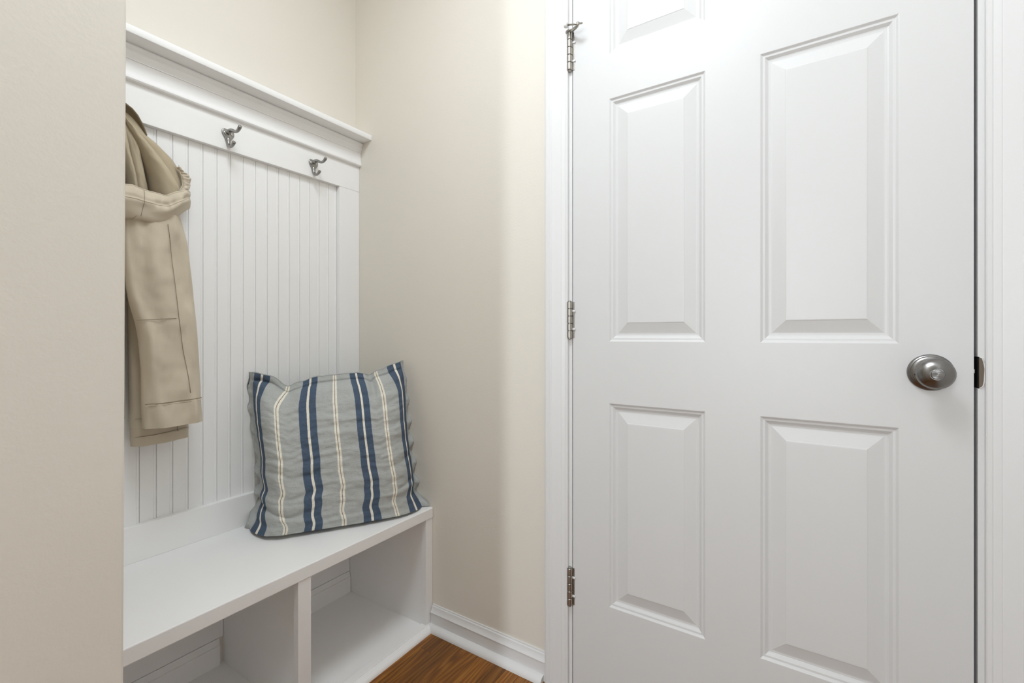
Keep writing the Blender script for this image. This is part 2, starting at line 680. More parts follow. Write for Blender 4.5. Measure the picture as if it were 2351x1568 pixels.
def hinge(z0, z1, worn=False):
    h = MB()
    xc, yc, r = 0.8745, -0.0062, 0.0074
    h.box(0.8808, 0.8862, -0.0016, -0.0001, z0 + 0.001, z1 - 0.001)
    o = h.build('hinge', M['hinge_metal'], door, bevel=0.0004)
    H = (z1 - z0) / 5
    for k in range(5):
        q = MB()
        a, b = z0 + k * H + 0.0006, z0 + (k + 1) * H - 0.0006
        q.lathe([(r - 0.0008, a), (r, a + 0.0008), (r, b - 0.0008), (r - 0.0008, b)], lambda u, v, hh: (xc + u, yc + v, hh), 20)
        q.build('knuckle', M['hinge_metal'], o, auto=40)
    q = MB()
    q.lathe([(0.0035, z0 - 0.003), (0.0048, z0 - 0.0015), (0.0048, z0 + 0.001), (0.004, z1 - 0.001), (0.0052, z1), (0.0052, z1 + 0.0012), (0.003, z1 + 0.0024)], lambda u, v, hh: (xc + u, yc + v, hh), 16)
    q.build('pin', M['hinge_metal'], o, auto=40)
    for f in (0.25, 0.74):
        q = MB()
        zz = lerp(z0, z1, f)
        q.box(0.8800, 0.8898, -0.0034, -0.0002, zz - 0.0028, zz + 0.0028)
        tag(q.build('leaf_tab', M['trim'], o, bevel=0.0012), 'blob of white paint on the hinge leaf')
    return o


hinge(1.640, 1.7395)
hinge(0.9335, 1.0300)
hinge(0.2280, 0.3270)

# pin stop on the top hinge
ps = MB()
xc, yc = 0.8745, -0.0062
ring = [(xc + 0.0088 * math.cos(a), yc + 0.0088 * math.sin(a), 1.7412) for a in [2 * PI * k / 20 for k in range(21)]]
ps.tube(ring, 0.0026, 8)
ps.tube([(0.8815, -0.0125, 1.7400), (0.8875, -0.016, 1.7370), (0.8985, -0.0235, 1.7340), (0.9065, -0.029, 1.7325), (0.9095, -0.030, 1.7355), (0.9100, -0.030, 1.7395)], [0.0040, 0.0042, 0.0040, 0.0036, 0.0036, 0.0046], 10)
pso = ps.build('hinge_pin_stop', M['hinge_metal'], door, smooth=True)
ps = MB()
ps.tube([(0.8790, -0.0300, 1.7450), (0.9000, -0.030, 1.7395), (0.9215, -0.030, 1.7345)], 0.0022, 10)
ps.build('rod', M['hinge_metal'], pso, smooth=True)
ps = MB()
d = Vector((0.8790 - 0.9215, 0, 1.7450 - 1.7345)).normalized()
p0 = Vector((0.8806, -0.030, 1.7446))
ps.tube([p0, p0 + d * 0.001, p0 + d * 0.0085, p0 + d * 0.0095], [0.0052, 0.0066, 0.0066, 0.0055], 18)
tag(ps.build('bumper', M['rubber'], pso, auto=40), 'white rubber bumper')

# knob
KX, KZ = 1.5873, 0.8737
kf = lambda u, v, h: (KX + u, -h, KZ + v)
m = MB()
m.lathe([(0.0328, 0.0), (0.0328, 0.0024), (0.0318, 0.0040), (0.0300, 0.0052), (0.0288, 0.0058), (0.0284, 0.0076), (0.0272, 0.0086), (0.0215, 0.0112), (0.0150, 0.0128), (0.0120, 0.0140), (0.0112, 0.030), (0.0118, 0.032)], kf, 48)
kn = m.build('knob_rosette', M['nickel'], door, auto=28)
m = MB()
m.lathe([(0.010, 0.0310), (0.0150, 0.0318), (0.0222, 0.0345), (0.0256, 0.0372), (0.0266, 0.0395), (0.0266, 0.0412), (0.0258, 0.0430), (0.0232, 0.0458), (0.0190, 0.0492), (0.0145, 0.0520), (0.0110, 0.0536), (0.0100, 0.0540), (0.0098, 0.0520), (0.002, 0.0518)], kf, 56)
kb = m.build('knob', M['nickel'], kn, auto=32)
m = MB()
m.lathe([(0.0088, 0.0519), (0.0088, 0.0542), (0.0082, 0.0550), (0.001, 0.0553)], kf, 32)
zt = 0.0033
m.box(KX - 0.0079, KX + 0.0079, -0.0582, -0.0548, KZ - zt, KZ + zt)
tb = m.build('turn_button', M['nickel'], kn, bevel=0.0008, auto=30)
m = MB()
m.lathe([(0.0022, 0.0), (0.0022, 0.0012), (0.001, 0.0012)], lambda u, v, h: (KX - 0.0212 + u, -0.0104 - h * 0.3, KZ - 0.004 + v), 12)
m.build('rosette_screw_hole', M['dark'], kn)
m = MB()
m.box(1.6438, 1.6484, 0.010, 0.022, 0.8735, 0.8815)
m.build('latch_bolt', M['screw_metal'], door, bevel=0.0012)

# ------------------------------------------------------------------ panelling behind the bench
NE = -0.8965          # left end of everything in the nook
pan = thing('wall_panelling', (0, -0.45, 0.385), 'white beadboard panelling framed by flat rails on the wall above the bench seat', 'wall panelling')
yx = lambda u, v, t: (u, t, v)
m = MB()
m.box(0.0, 0.0225, NE, -0.0005, 1.4660, 1.5642)
m.build('top_rail', M['bench'], pan, bevel=0.0008)
m = MB()
m.box(0.0, 0.0222, -0.0842, -0.0005, 0.38495, 1.4656)
m.build('stile', M['bench'], pan, bevel=0.0008)
m = MB()
m.box(0.0, 0.0222, NE, -0.0846, 0.38495, 0.4742)
m.build('bottom_rail', M['bench'], pan, bevel=0.0012)
P = 0.0356
yk = -0.6504 - 7 * P
ks = [yk + P * k for k in range(40)]
for y1 in ks:
    y0 = y1 - P
    if y1 > -0.0846:
        y1 = -0.0846
    if y0 < NE:
        y0 = NE
    if y1 - y0 < 0.004 or y0 > -0.09:
        continue
    pr = [(0.0002, y0 + 0.0001), (0.0050, y0 + 0.0001), (0.0060, y0 + 0.0005)]
    if y1 - y0 > 0.03:
        pr += [(0.0060, y1 - 0.0080), (0.0052, y1 - 0.0076), (0.0046, y1 - 0.0070)]
        pr += [(0.0045 + 0.0016 * math.sin(a), y1 - 0.0038 - 0.0030 * math.cos(a)) for a in [PI * k / 8 for k in range(1, 8)]]
        pr += [(0.0036, y1 - 0.0007), (0.0026, y1 - 0.0001), (0.0002, y1 - 0.0001)]
    else:
        pr += [(0.0060, y1 - 0.0006), (0.0002, y1 - 0.0001)]
    m = MB()
    m.prism(pr, lambda u, v, t: (u, v, t), 0.4743, 1.4658)
    m.build('plank', M['bench'], pan, auto=40)
# apron under the ledge, cove moulding, ledge
shf = thing('ledge_shelf', (0.02, -0.45, 1.60), 'white moulded ledge shelf running above the beadboard and the coat hooks', 'shelf')
m = MB()
ap = [(0.0226, 1.5560), (0.0330, 1.5580), (0.0352, 1.5610), (0.0352, 1.5650), (0.0330, 1.5700), (0.0315, 1.5800), (0.0310, 1.5950), (0.0310, 1.6060), (0.0, 1.6060), (0.0, 1.5645), (0.0226, 1.5645)]
m.prism(ap, yx, NE, -0.0004)
m.build('apron_board', M['bench'], shf, auto=28)
m = MB()
cv = [(0.0, 1.6062), (0.0322, 1.6062), (0.0330, 1.6070), (0.0330, 1.6084), (0.0318, 1.6090), (0.0330, 1.6110), (0.0345, 1.6145), (0.0372, 1.6185), (0.0385, 1.6220), (0.0385, 1.6240), (0.0372, 1.6250), (0.0385, 1.6275), (0.0420, 1.6310), (0.0435, 1.6350), (0.0435, 1.6375), (0.0395, 1.6378), (0.0395, 1.6405), (0.0, 1.6405)]
m.prism(cv, yx, NE, -0.0004)
m.build('cove_molding', M['bench'], shf, auto=28)
m = MB()
m.prism([(0.0, 1.6407), (0.0855, 1.6407), (0.0880, 1.6415), (0.0892, 1.6440), (0.0892, 1.6570), (0.0886, 1.6588), (0.0868, 1.6597), (0.0, 1.6600)], yx, NE, -0.0004)
m.build('ledge', M['bench'], shf, auto=32)

# ------------------------------------------------------------------ the bench
bn = thing('storage_bench', (0.20, -0.45, 0.0), 'white built in bench with two open cubbies under the seat', 'bench')
m = MB()
m.box(0.0, 0.3860, NE, -0.0006, 0.3523, 0.3850)
m.build('seat', M['bench'], bn, bevel=0.0022)
m = MB()
m.box(0.3640, 0.3835, -0.0308, -0.0006, 0.0178, 0.3521)
m.build('corner_post', M['bench'], bn, bevel=0.0008)
m = MB()
m.box(0.0, 0.3638, -0.0288, -0.0006, 0.0128, 0.3521)
m.build('side_panel', M['bench'], bn)
m = MB()
m.box(0.3640, 0.3835, -0.4648, -0.4310, 0.0178, 0.3521)
m.build('divider_post', M['bench'], bn, bevel=0.0008)
m = MB()
m.box(0.0, 0.3638, -0.4560, -0.4380, 0.0128, 0.3521)
m.build('divider_panel', M['bench'], bn)
m = MB()
m.box(0.0, 0.3638, NE, -0.8680, 0.0128, 0.3521)
m.build('side_panel', M['bench'], bn)
m = MB()
m.box(0.0, 0.3625, NE, -0.0006, 0.0, 0.0126)
m.build('cubby_floor', M['bench'], bn)
for y0, y1 in ((-0.4378, -0.0290), (-0.8678, -0.4562)):
    m = MB()
    m.box(0.0, 0.0060, y0 + 0.0012, y1 - 0.0012, 0.0870, 0.3520)
    m.build('back_panel', M['bench'], bn)
m = MB()
m.box(0.3627, 0.3850, NE, -0.0006, 0.0, 0.0176)
m.build('base_strip', M['bench'], bn, bevel=0.0012)
sh = [(0.3852, 0.0)] + [(0.3852 + 0.0200 * math.sin(a), 0.0150 * math.cos(a)) for a in [k * PI / 14 for k in range(8)]]
m = MB()
m.prism([(u, v) for u, v in sh], lambda u, v, t: (u, t, v), NE, -0.0142)
m.build('shoe_molding', M['bench'], bn, auto=40)

# ------------------------------------------------------------------ coat hooks


def coat_hook(y0, label):
    h = thing('coat_hook', (0.0226, y0, 1.511), label, 'coat hook', 'double coat hooks on the panelling rail')
    # two-eared back plate: half width per height
    out = [(0.0, 0.0128), (0.0050, 0.0124), (0.0090, 0.0132), (0.0135, 0.0120), (0.0166, 0.0075), (0.0172, 0.0015), (0.0155, -0.0045), (0.0120, -0.0095), (0.0085, -0.0150), (0.0062, -0.0215), (0.0048, -0.0280), (0.0030, -0.0320), (0.0, -0.0332)]
    loop = out + [(-u, v) for u, v in out[-2:0:-1]]
    m = MB()
    rows = []
    for sc, x in ((1.0, 0.0), (1.0, 0.0024), (0.93, 0.0038), (0.78, 0.0042), (0.35, 0.0044), (0.05, 0.0046)):
        rows.append([(0.0226 + x, y0 + u * sc, 1.511 + (v + 0.004) * sc - 0.004) for u, v in loop])
    m.grid(rows, closed=True)
    m.f.append(tuple(range(len(loop)))[::-1])
    pl = m.build('back_plate', M['hook_metal'], h, auto=50, sub=1)
    up = [(0.0235, 1.5120), (0.0285, 1.5165), (0.0370, 1.5185), (0.0470, 1.5165), (0.0590, 1.5100), (0.0690, 1.5062), (0.0780, 1.5068), (0.0850, 1.5105), (0.0905, 1.5150), (0.0935, 1.5172)]
    m = MB()
    m.tube([(x, y0, z) for x, z in up], [0.0072, 0.0066, 0.0056, 0.0048, 0.0044, 0.0043, 0.0045, 0.0048, 0.0054, 0.0044], 14)
    m.build('upper_prong', M['hook_metal'], h, smooth=True, sub=1)
    lo = [(0.0245, 1.5020), (0.0255, 1.4910), (0.0270, 1.4825), (0.0315, 1.4750), (0.0395, 1.4712), (0.0480, 1.4725), (0.0545, 1.4762), (0.0585, 1.4795), (0.0610, 1.4815)]
    m = MB()
    m.tube([(x, y0, z) for x, z in lo], [0.0075, 0.0062, 0.0052, 0.0046, 0.0043, 0.0043, 0.0046, 0.0052, 0.0045], 14)
    m.build('lower_prong', M['hook_metal'], h, smooth=True, sub=1)
    for sgn in (-1, 1):
        m = MB()
        yy, zz = y0 + sgn * 0.0090, 1.5118
        m.lathe([(0.0040, 0.0), (0.0040, 0.0010), (0.0030, 0.0020), (0.0012, 0.0024), (0.0012, 0.0016), (0.0004, 0.0016)], lambda u, v, hh: (0.0266 + hh, yy + u, zz + v), 18)
        m.build('screw', M['screw_metal'], h, auto=40)
    return h


coat_hook(-0.453, 'bare nickel double coat hook nearest the hanging tan coat')
coat_hook(-0.187, 'bare nickel double coat hook nearest the corner by the beige wall')

# ------------------------------------------------------------------ striped pillow
O = Vector((0.036, -0.425, 0.3862))
U = Vector((0.607, 0.7947, 0.0))
V = Vector((-0.072, 0.055, 0.9959))
N = Vector((0.7915, -0.6045, 0.0906))
# outline in the pillow's own plane (U, V, N), metres
TOP = [(0.0, 0.447), (0.03, 0.4453), (0.06, 0.4437), (0.11, 0.4391), (0.16, 0.4306), (0.20, 0.4147), (0.245, 0.3990), (0.285, 0.4085), (0.322, 0.4144), (0.395, 0.4256), (0.525, 0.4320), (0.634, 0.4376), (0.715, 0.4352), (0.755, 0.4260), (0.79, 0.4414), (0.86, 0.4489), (0.885, 0.4571), (0.94, 0.468), (1.0, 0.4761)]
TOPU = [(0.0, 0.0068), (0.061, 0.0353), (0.114, 0.0596), (0.167, 0.0843), (0.243, 0.1202), (0.322, 0.1562), (0.372, 0.1793), (0.42, 0.2003), (0.525, 0.2506), (0.634, 0.3009), (0.68, 0.3205), (0.722, 0.3417), (0.794, 0.3752), (0.882, 0.4162), (0.92, 0.437), (0.96, 0.4566), (1.0, 0.4707)]
LEFT = [(0.0, 0.0066), (0.05, 0.0230), (0.10, 0.0275), (0.17, 0.0360), (0.22, 0.0330), (0.26, 0.0424), (0.36, 0.0320), (0.46, 0.0333), (0.61, 0.0209), (0.785, 0.0095), (0.93, 0.0039), (1.0, 0.0068)]
RIGHT = [(0.0, 0.5355), (0.06, 0.5200), (0.10, 0.5079), (0.18, 0.5110), (0.30, 0.5035), (0.39, 0.4970), (0.48, 0.4919), (0.60, 0.4884), (0.78, 0.4865), (0.90, 0.4815), (1.0, 0.4707)]
BOT = [(0.0, 0.0036, -0.002), (0.05, 0.0272, 0.012), (0.09, 0.046, 0.0240), (0.16, 0.0825, 0.0455), (0.235, 0.1232, 0.0570), (0.33, 0.1734, 0.0540), (0.43, 0.2255, 0.0470), (0.545, 0.2918, 0.0420), (0.645, 0.3481, 0.0355), (0.78, 0.4261, 0.0290), (0.90, 0.4885, 0.0154), (1.0, 0.5354, 0.0005)]
BU = [(a, b) for a, b, c in BOT]
BN = [(a, c) for a, b, c in BOT]


def patch(s, v):
    """Coons patch through the pillow's outline -> (u, v, n)"""
    w = 0.012
    tu, tv = smooth_interp(TOPU, s, w), smooth_interp(TOP, s, w)
    tn = lerp(0.020, -0.018, s)
    bu, bv, bnn = smooth_interp(BU, s, w), 0.001, smooth_interp(BN, s, w)
    lu, lv, ln = smooth_interp(LEFT, v, 0.015), lerp(0.001, 0.447, v), lerp(-0.002, 0.020, v)
    ru, rv, rn = smooth_interp(RIGHT, v, 0.015), lerp(0.001, 0.4761, v), lerp(0.0005, -0.018, v)
    c = ((0.0066, 0.001, -0.002), (0.5355, 0.001, 0.0005), (0.0068, 0.447, 0.020), (0.4707, 0.4761, -0.018))
    res = []
    for k in range(3):
        L, R, T_, B_ = (lu, lv, ln)[k], (ru, rv, rn)[k], (tu, tv, tn)[k], (bu, bv, bnn)[k]
        q = (1 - v) * B_ + v * T_ + (1 - s) * L + s * R
        q -= (1 - s) * (1 - v) * c[0][k] + s * (1 - v) * c[1][k] + (1 - s) * v * c[2][k] + s * v * c[3][k]
        res.append(q)
    return res


MS, MT = 0.048, 0.046


# fabric position across -> where it lies: the side bands wrap round the plump edges
WRAP = [(0.0, 0.0), (0.055, 0.050), (0.145, 0.098), (0.243, 0.187), (0.333, 0.313), (0.423, 0.410), (0.525, 0.514), (0.62, 0.634), (0.71, 0.718), (0.793, 0.808), (0.869, 0.908), (0.959, 0.954), (1.0, 1.0)]


def swell(s, v):
    a = max(0.0, min(1.0, (s - MS) / (0.5 - MS) if s < 0.5 else (1 - MS - s) / (0.5 - MS)))
    b = max(0.0, min(1.0, (1 - MT - v) / (0.55 - MT))) if v > 0.45 else min(1.0, 0.30 + v / 0.45 * 0.8)
    fa = (1 - (1 - a) ** 2.8) ** 0.5
    fb = (1 - (1 - b) ** 2.4) ** 0.55
    return fa * fb


def pillow_pt(s, v, side):
    s = lerp(s, smooth_interp(WRAP, s, 0.02), ss(0.0, 0.18, v) * (1 - ss(0.80, 1.0, v)))
    u, vv_, n = patch(s, v)
    b = swell(s, v)
    e = min(s, 1 - s)
    nz = lambda x, y, z: noise.noise(Vector((x, y, z)))
    # puckers running in from the side seams, crinkles, ruffled flange
    ph = v * 50 + 3.5 * math.sin(v * 9) + (2.0 if s > 0.5 else 0)
    puck = (0.0070 * math.sin(ph) + 0.0035 * math.sin(ph * 1.9 + s * 20)) * math.exp(-abs(e - MS) / 0.06) * (0.30 + 0.70 * (1 - v))
    cr = 0.0055 * nz(s * 4, v * 15, 3.1) + 0.0030 * nz(s * 9, v * 34, 8.7) + 0.0018 * nz(s * 30, v * 40, 5.2)
    top_ = 0.010 * nz(s * 10, 0.4, 1.7) * ss(0.70, 1.0, v) + 0.006 * nz(s * 22, v * 6, 9.7) * ss(0.75, 0.95, v)
    if side > 0:
        n += (0.086 + 0.034 * math.exp(-((s - 0.10) / 0.14) ** 2)) * b * (1.0 - 0.12 * v) + (puck + cr + top_) * (0.35 + 0.65 * min(1, b * 1.4))
        # deep tuck near the lower left corner, softer ones on the right
        n -= 0.022 * math.exp(-((v - 0.150 + 0.22 * (s - 0.08)) / 0.016) ** 2) * math.exp(-((s - 0.06) / 0.13) ** 2)
        n -= 0.012 * math.exp(-((v - 0.20 - 0.30 * (s - 0.93)) / 0.018) ** 2) * math.exp(-((s - 0.95) / 0.08) ** 2)
        n -= 0.010 * math.exp(-((v - 0.36 - 0.35 * (s - 0.93)) / 0.018) ** 2) * math.exp(-((s - 0.95) / 0.06) ** 2)
        n -= 0.010 * math.exp(-((s - 0.755) / 0.018) ** 2) * ss(0.80, 0.96, v)
    else:
        n -= 0.030 * b * (1 - 0.5 * v) - 0.5 * cr
        n -= 0.004 + max(0.0, BN_at(s) * (1 - v) * 0.9) * ss(0.0, 0.25, v)
    fl = ss(MS, 0.0, e)
    n -= 0.018 * ss(MS + 0.004, MS - 0.012, e) * ss(0.02, 0.10, v)
    n -= 0.012 * fl * ss(0.02, 0.12, v)
    n += (0.005 + 0.007 * (1 - v)) * fl * math.sin(v * 44 + (0 if s < 0.5 else 1.3))
    u += (0.004 * (1 - v) + 0.0015) * fl * math.sin(v * 44 + 1.2)
    if v > 1 - MT:
        n -= 0.004 * ss(1 - MT, 1.0, v)
        vv_ += 0.003 * nz(s * 26, 2.2, 0.3) * ss(1 - MT, 1.0, v)
    n -= 0.006 * math.exp(-((v - (1 - MT)) / 0.007) ** 2) * ss(MS * 0.6, MS, e)
    # the top left corner folds over
    n += 0.012 * math.exp(-((s - 0.10) / 0.10) ** 2) * ss(0.95, 1.0, v)
    p = O + U * u + V * vv_ + N * n
    p.z = max(p.z, 0.3856)
    p.x = max(p.x, 0.0075 if (p.z > 0.482 and p.y < -0.087) else 0.0235)
    p.y = min(p.y, -0.0015)
    return p


def BN_at(s):
    return interp(BN, s)


pil = thing('throw_pillow', (0.18, -0.23, 0.3852), 'blue and grey striped square pillow leaning in the corner on the bench', 'pillow')
NS, NV = 200, 170
ss_ = [k / NS for k in range(NS + 1)]
vv_ = [k / NV for k in range(NV + 1)]


def back_pt(s, v):
    a, b = pillow_pt(s, v, 1), pillow_pt(s, v, -1)
    return a.lerp(b, ss(0.0, 0.06, min(s, 1 - s, v, 1 - v)))


def pillow_grid(name, s_list, v_list, side, par):
    m = MB()
    rows, uvs = [], []
    for v in v_list:
        rows.append([pillow_pt(s, v, 1) if side > 0 else back_pt(s, v) for s in s_list])
        uvs.append([(s, v) for s in s_list])
    m.grid(rows, uvs=uvs)
    return m.build(name, M['stripe'], par, smooth=True)


pillow_grid('front_panel', ss_, vv_, 1, pil)
pillow_grid('back_panel', ss_[::2], vv_[::2], -1, pil)
# hemmed rim of the flange
rim = [pillow_pt(s, 0.0, 1) for s in ss_[::2]] + [pillow_pt(1.0, v, 1) for v in vv_[1:-1]] + [pillow_pt(s, 1.0, 1) for s in ss_[::-1]] + [pillow_pt(0.0, v, 1) for v in vv_[::-1]]
M['hem'] = fabric('grey_hem', (0.36, 0.375, 0.365), 520.0, 0.3)
m = MB()
m.tube([p - N * 0.002 + Vector((0, 0, 0.001)) for p in rim[len(ss_[::2]):]], 0.0019, 6)
m.build('hem', M['hem'], pil, smooth=True)

# ------------------------------------------------------------------ tan hooded coat
coat = thing('hooded_coat', (0.06, -0.72, 1.49), 'tan cotton hooded coat hanging on the panelling, half hidden by the foreground wall', 'coat')


def col(tab):
    """table of (y, z) sorted downwards -> y as a function of z"""
    return sorted((z, y) for y, z in tab)


def sleeve(name, left, right, ztop, zbot, xc, thick, seed, mat, rows=90, seg=56, slant=0.0):
    Lt, Rt = col(left), col(right)
    m = MB()
    grid = []
    for i in range(rows + 1):
        f = i / rows
        z = lerp(ztop, zbot, f)
        a, b = smooth_interp(Lt, z, 0.012), smooth_interp(Rt, z, 0.012)
        mid, hw = (a + b) / 2, (b - a) / 2
        row = []
        th = thick * (0.8 + 0.25 * f)
        for j in range(seg):
            ang = 2 * PI * j / seg
            cy, sx = math.cos(ang), math.sin(ang)
            r = abs(cy) ** 0.8 * (1 if cy > 0 else -1)
            wob = 0.017 * noise.noise(Vector((cy * 1.5 + seed + z * 2.5, sx * 1.2, z * 6))) + 0.008 * noise.noise(Vector((cy * 2.6 + seed - z * 5, sx * 2, z * 15))) + 0.0025 * noise.noise(Vector((cy * 6 + seed, sx * 3, z * 45)))
            zz = z - slant * (b - (mid + hw * r)) * ss(0.5, 1.0, f)
            row.append((xc + sx * (th + wob), mid + hw * r, zz))
        grid.append(row)
    # turned-in hem
    last = grid[-1]
    cx = sum(p[0] for p in last) / seg
    cy_ = sum(p[1] for p in last) / seg
    grid.append([(cx + (p[0] - cx) * 0.90, cy_ + (p[1] - cy_) * 0.96, p[2] + 0.0005) for p in last])
    grid.append([(cx + (p[0] - cx) * 0.86, cy_ + (p[1] - cy_) * 0.95, p[2] + 0.05) for p in last])
    m.grid(grid, closed=True)
    return m.build(name, mat, coat, smooth=True), grid


def on_front(grid, y, z):
    """x of the front of a lofted tube at (y, z)"""
    best = None
    for row in grid[:-2]:
        zr = row[0][2]
        for p in row:
            d = (p[1] - y) ** 2 + (p[2] - z) ** 2
            if best is None or d < best[0] - 1e-9 or (abs(d - best[0]) < 4e-5 and p[0] > best[1]):
                best = (d, p[0])
    # among neighbours take the outermost
    xs_ = [p[0] for row in grid[:-2] for p in row if abs(p[1] - y) < 0.006 and abs(p[2] - z) < 0.012]
    return max(xs_) if xs_ else best[1]


def seam(grid, pts, parent, r=0.0006, mat=None, name='seam'):
    path = []
    for (y0, z0), (y1, z1) in zip(pts, pts[1:]):
        for k in range(8):
            y, z = lerp(y0, y1, k / 8), lerp(z0, z1, k / 8)
            path.append((on_front(grid, y, z) + 0.0006, y, z))
    # smooth x
    xs_ = [p[0] for p in path]
    xs_ = [sum(xs_[max(0, i - 2):i + 3]) / len(xs_[max(0, i - 2):i + 3]) for i in range(len(xs_))]
    path = [(x, p[1], p[2]) for x, p in zip(xs_, path)]
    m = MB()
    m.tube(path, r, 6)
    return m.build(name, mat or M['stitch'], parent, smooth=True)


SL_L = [(-0.716, 1.2600), (-0.7168, 1.198), (-0.7145, 1.145), (-0.7129, 1.0868), (-0.7098, 1.0383), (-0.7036, 1.0044), (-0.694, 0.9702), (-0.6884, 0.9306), (-0.686, 0.8907), (-0.6835, 0.8507), (-0.6835, 0.7838), (-0.6800, 0.7269)]
SL_R = [(-0.6148, 1.2567), (-0.6057, 1.2217), (-0.5917, 1.1658), (-0.5851, 1.1022), (-0.5794, 1.0488), (-0.5756, 1.0111), (-0.5722, 0.9732), (-0.5698, 0.9297), (-0.5669, 0.886), (-0.5654, 0.8422), (-0.5644, 0.7984), (-0.562, 0.7301)]
BS_L = [(-0.6981, 1.2000), (-0.6948, 1.0936), (-0.6924, 1.0121), (-0.69, 0.9098), (-0.6891, 0.8278), (-0.6875, 0.7455), (-0.6842, 0.6812)]
BS_R = [(-0.6100, 1.2000), (-0.5968, 1.1715), (-0.5874, 1.1066), (-0.5797, 1.0185), (-0.5738, 0.9071), (-0.5699, 0.8173), (-0.566, 0.727), (-0.568, 0.6836)]
BD_L = [(-0.840, 1.40), (-0.855, 1.0), (-0.860, 0.75)]
BD_R = [(-0.690, 1.40), (-0.7000, 1.25), (-0.7085, 1.1877), (-0.7069, 1.089), (-0.7045, 1.01), (-0.7014, 0.8878), (-0.7006, 0.7714), (-0.7020, 0.7499)]

bs, g_bs = sleeve('sleeve', BS_L, BS_R, 1.20, 0.682, 0.060, 0.026, 4.0, M['tan_lit'], slant=0.03)
sl, g_sl = sleeve('sleeve', SL_L, SL_R, 1.26, 0.7285, 0.118, 0.034, 1.5, M['tan_lit'], slant=0.02)
bd, g_bd = sleeve('body', BD_L, BD_R, 1.255, 0.750, 0.075, 0.038, 9.0, M['tan_lit'])

for g_, zc_, par in ((g_sl, 0.7845, sl), (g_bs, 0.704, bs)):
    band = [r for r in g_[:-2] if r[0][2] < zc_ + 0.004]
    cx_ = sum(p[0] for p in band[0]) / len(band[0])
    m = MB()
    rows = []
    for r in band:
        my = sum(p[1] for p in r) / len(r)
        rows.append([(p[0] + 0.0012 * (1 if p[0] > cx_ else -1), my + (p[1] - my) * 1.004, p[2] - 0.0002) for p in r])
    m.grid(rows, closed=True)
    m.build('cuff', M['tan_lit'], par, smooth=True)
seam(g_sl, [(-0.6436, 1.20), (-0.6384, 1.1586), (-0.6306, 1.0739), (-0.6217, 0.9819), (-0.6082, 0.8884), (-0.5972, 0.790)], sl)
seam(g_sl, [(-0.698, 0.9743), (-0.6853, 0.9759), (-0.6606, 0.9776), (-0.6217, 0.9819)], sl)
seam(g_sl, [(-0.6825, 0.7835), (-0.650, 0.7840), (-0.610, 0.7862), (-0.5668, 0.7880)], sl, 0.0008)
seam(g_sl, [(-0.6825, 0.7795), (-0.650, 0.7800), (-0.610, 0.7822), (-0.5668, 0.7840)], sl, 0.0005, M['piping'], 'stitching')
seam(g_bs, [(-0.684, 0.702), (-0.650, 0.703), (-0.610, 0.706), (-0.572, 0.709)], bs)
seam(g_bs, [(-0.600, 0.79), (-0.599, 0.69)], bs)
seam(g_bs, [(-0.684, 0.745), (-0.655, 0.744)], bs)
seam(g_bd, [(-0.76, 0.785), (-0.703, 0.786)], bd)

# hood: back sheet against the panelling, front drape with radiating folds
ROLL_BIG = [(1.4597, -0.7037, 0.0024), (1.4484, -0.6949, 0.0064), (1.4339, -0.686, 0.0082), (1.4202, -0.6769, 0.0107), (1.3921, -0.6598, 0.0150), (1.3558, -0.6431, 0.0205), (1.3176, -0.6286, 0.0255), (1.2774, -0.6192, 0.0290), (1.2640, -0.6175, 0.0285)]
ROLL_MID = [(1.46, -0.7008, 0.004), (1.4266, -0.6886, 0.0081), (1.3896, -0.6788, 0.0099), (1.3404, -0.6729, 0.0117), (1.2952, -0.6695, 0.0143), (1.2596, -0.6678, 0.016), (1.2393, -0.6669, 0.0169)]
ROLL_LEFT = [(1.4626, -0.707, 0.0047), (1.4188, -0.7022, 0.0072), (1.3807, -0.6974, 0.0056), (1.3322, -0.6926, 0.0073), (1.2835, -0.6869, 0.009), (1.2337, -0.6844, 0.0098)]
FLOOR = [(1.476, -0.701, 0.0064), (1.4585, -0.6896, 0.0114), (1.4344, -0.678, 0.0166), (1.3963, -0.6693, 0.0253), (1.3473, -0.6606, 0.0307), (1.2983, -0.6491, 0.0374), (1.2600, -0.6450, 0.040)]
hood = MB()


def fold(tab, x0, x1, h0, h1, a0, a1, seed, slope=0.0):
    """one rolled fold of cloth running down from the neck: x0/x1 depth and h0/h1 height at its ends"""
    tab = sorted(tab)
    zb, zt = tab[0][0], tab[-1][0]
    cen = [(z, y) for z, y, w in tab]
    wid = [(z, w) for z, y, w in tab]
    rows = []
    for i in range(61):
        f = i / 60
        z = lerp(zt, zb, f)
        yc, w = smooth_interp(cen, z, 0.012), smooth_interp(wid, z, 0.012)
        x, h = lerp(x0, x1, f), lerp(h0, h1, ss(0, 0.8, f))
        row = []
        for j in range(37):
            a = lerp(a0, a1, j / 36) * PI / 180
            wob = 0.0045 * noise.noise(Vector((j * 0.09 + seed, f * 4, seed))) + 0.002 * noise.noise(Vector((j * 0.2 + seed, f * 12, 1.0)))
            row.append((x + h * math.cos(a) + wob, yc + w * math.sin(a), z - slope * (1 - f) * math.sin(a) * w))
        rows.append(row)
    hood.grid(rows)


fold(FLOOR, 0.040, 0.052, 0.002, 0.004, -90, 90, 3.0, 0.9)
fold(ROLL_LEFT, 0.062, 0.080, 0.006, 0.026, -110, 100, 6.0)
fold(ROLL_MID, 0.052, 0.060, 0.007, 0.028, -115, 100, 9.0)
fold(ROLL_BIG, 0.058, 0.070, 0.009, 0.060, -125, 112, 12.0, 0.5)
hood.mirror_y(-0.728)
ho = hood.build('hood', M['tan'], coat, smooth=True)

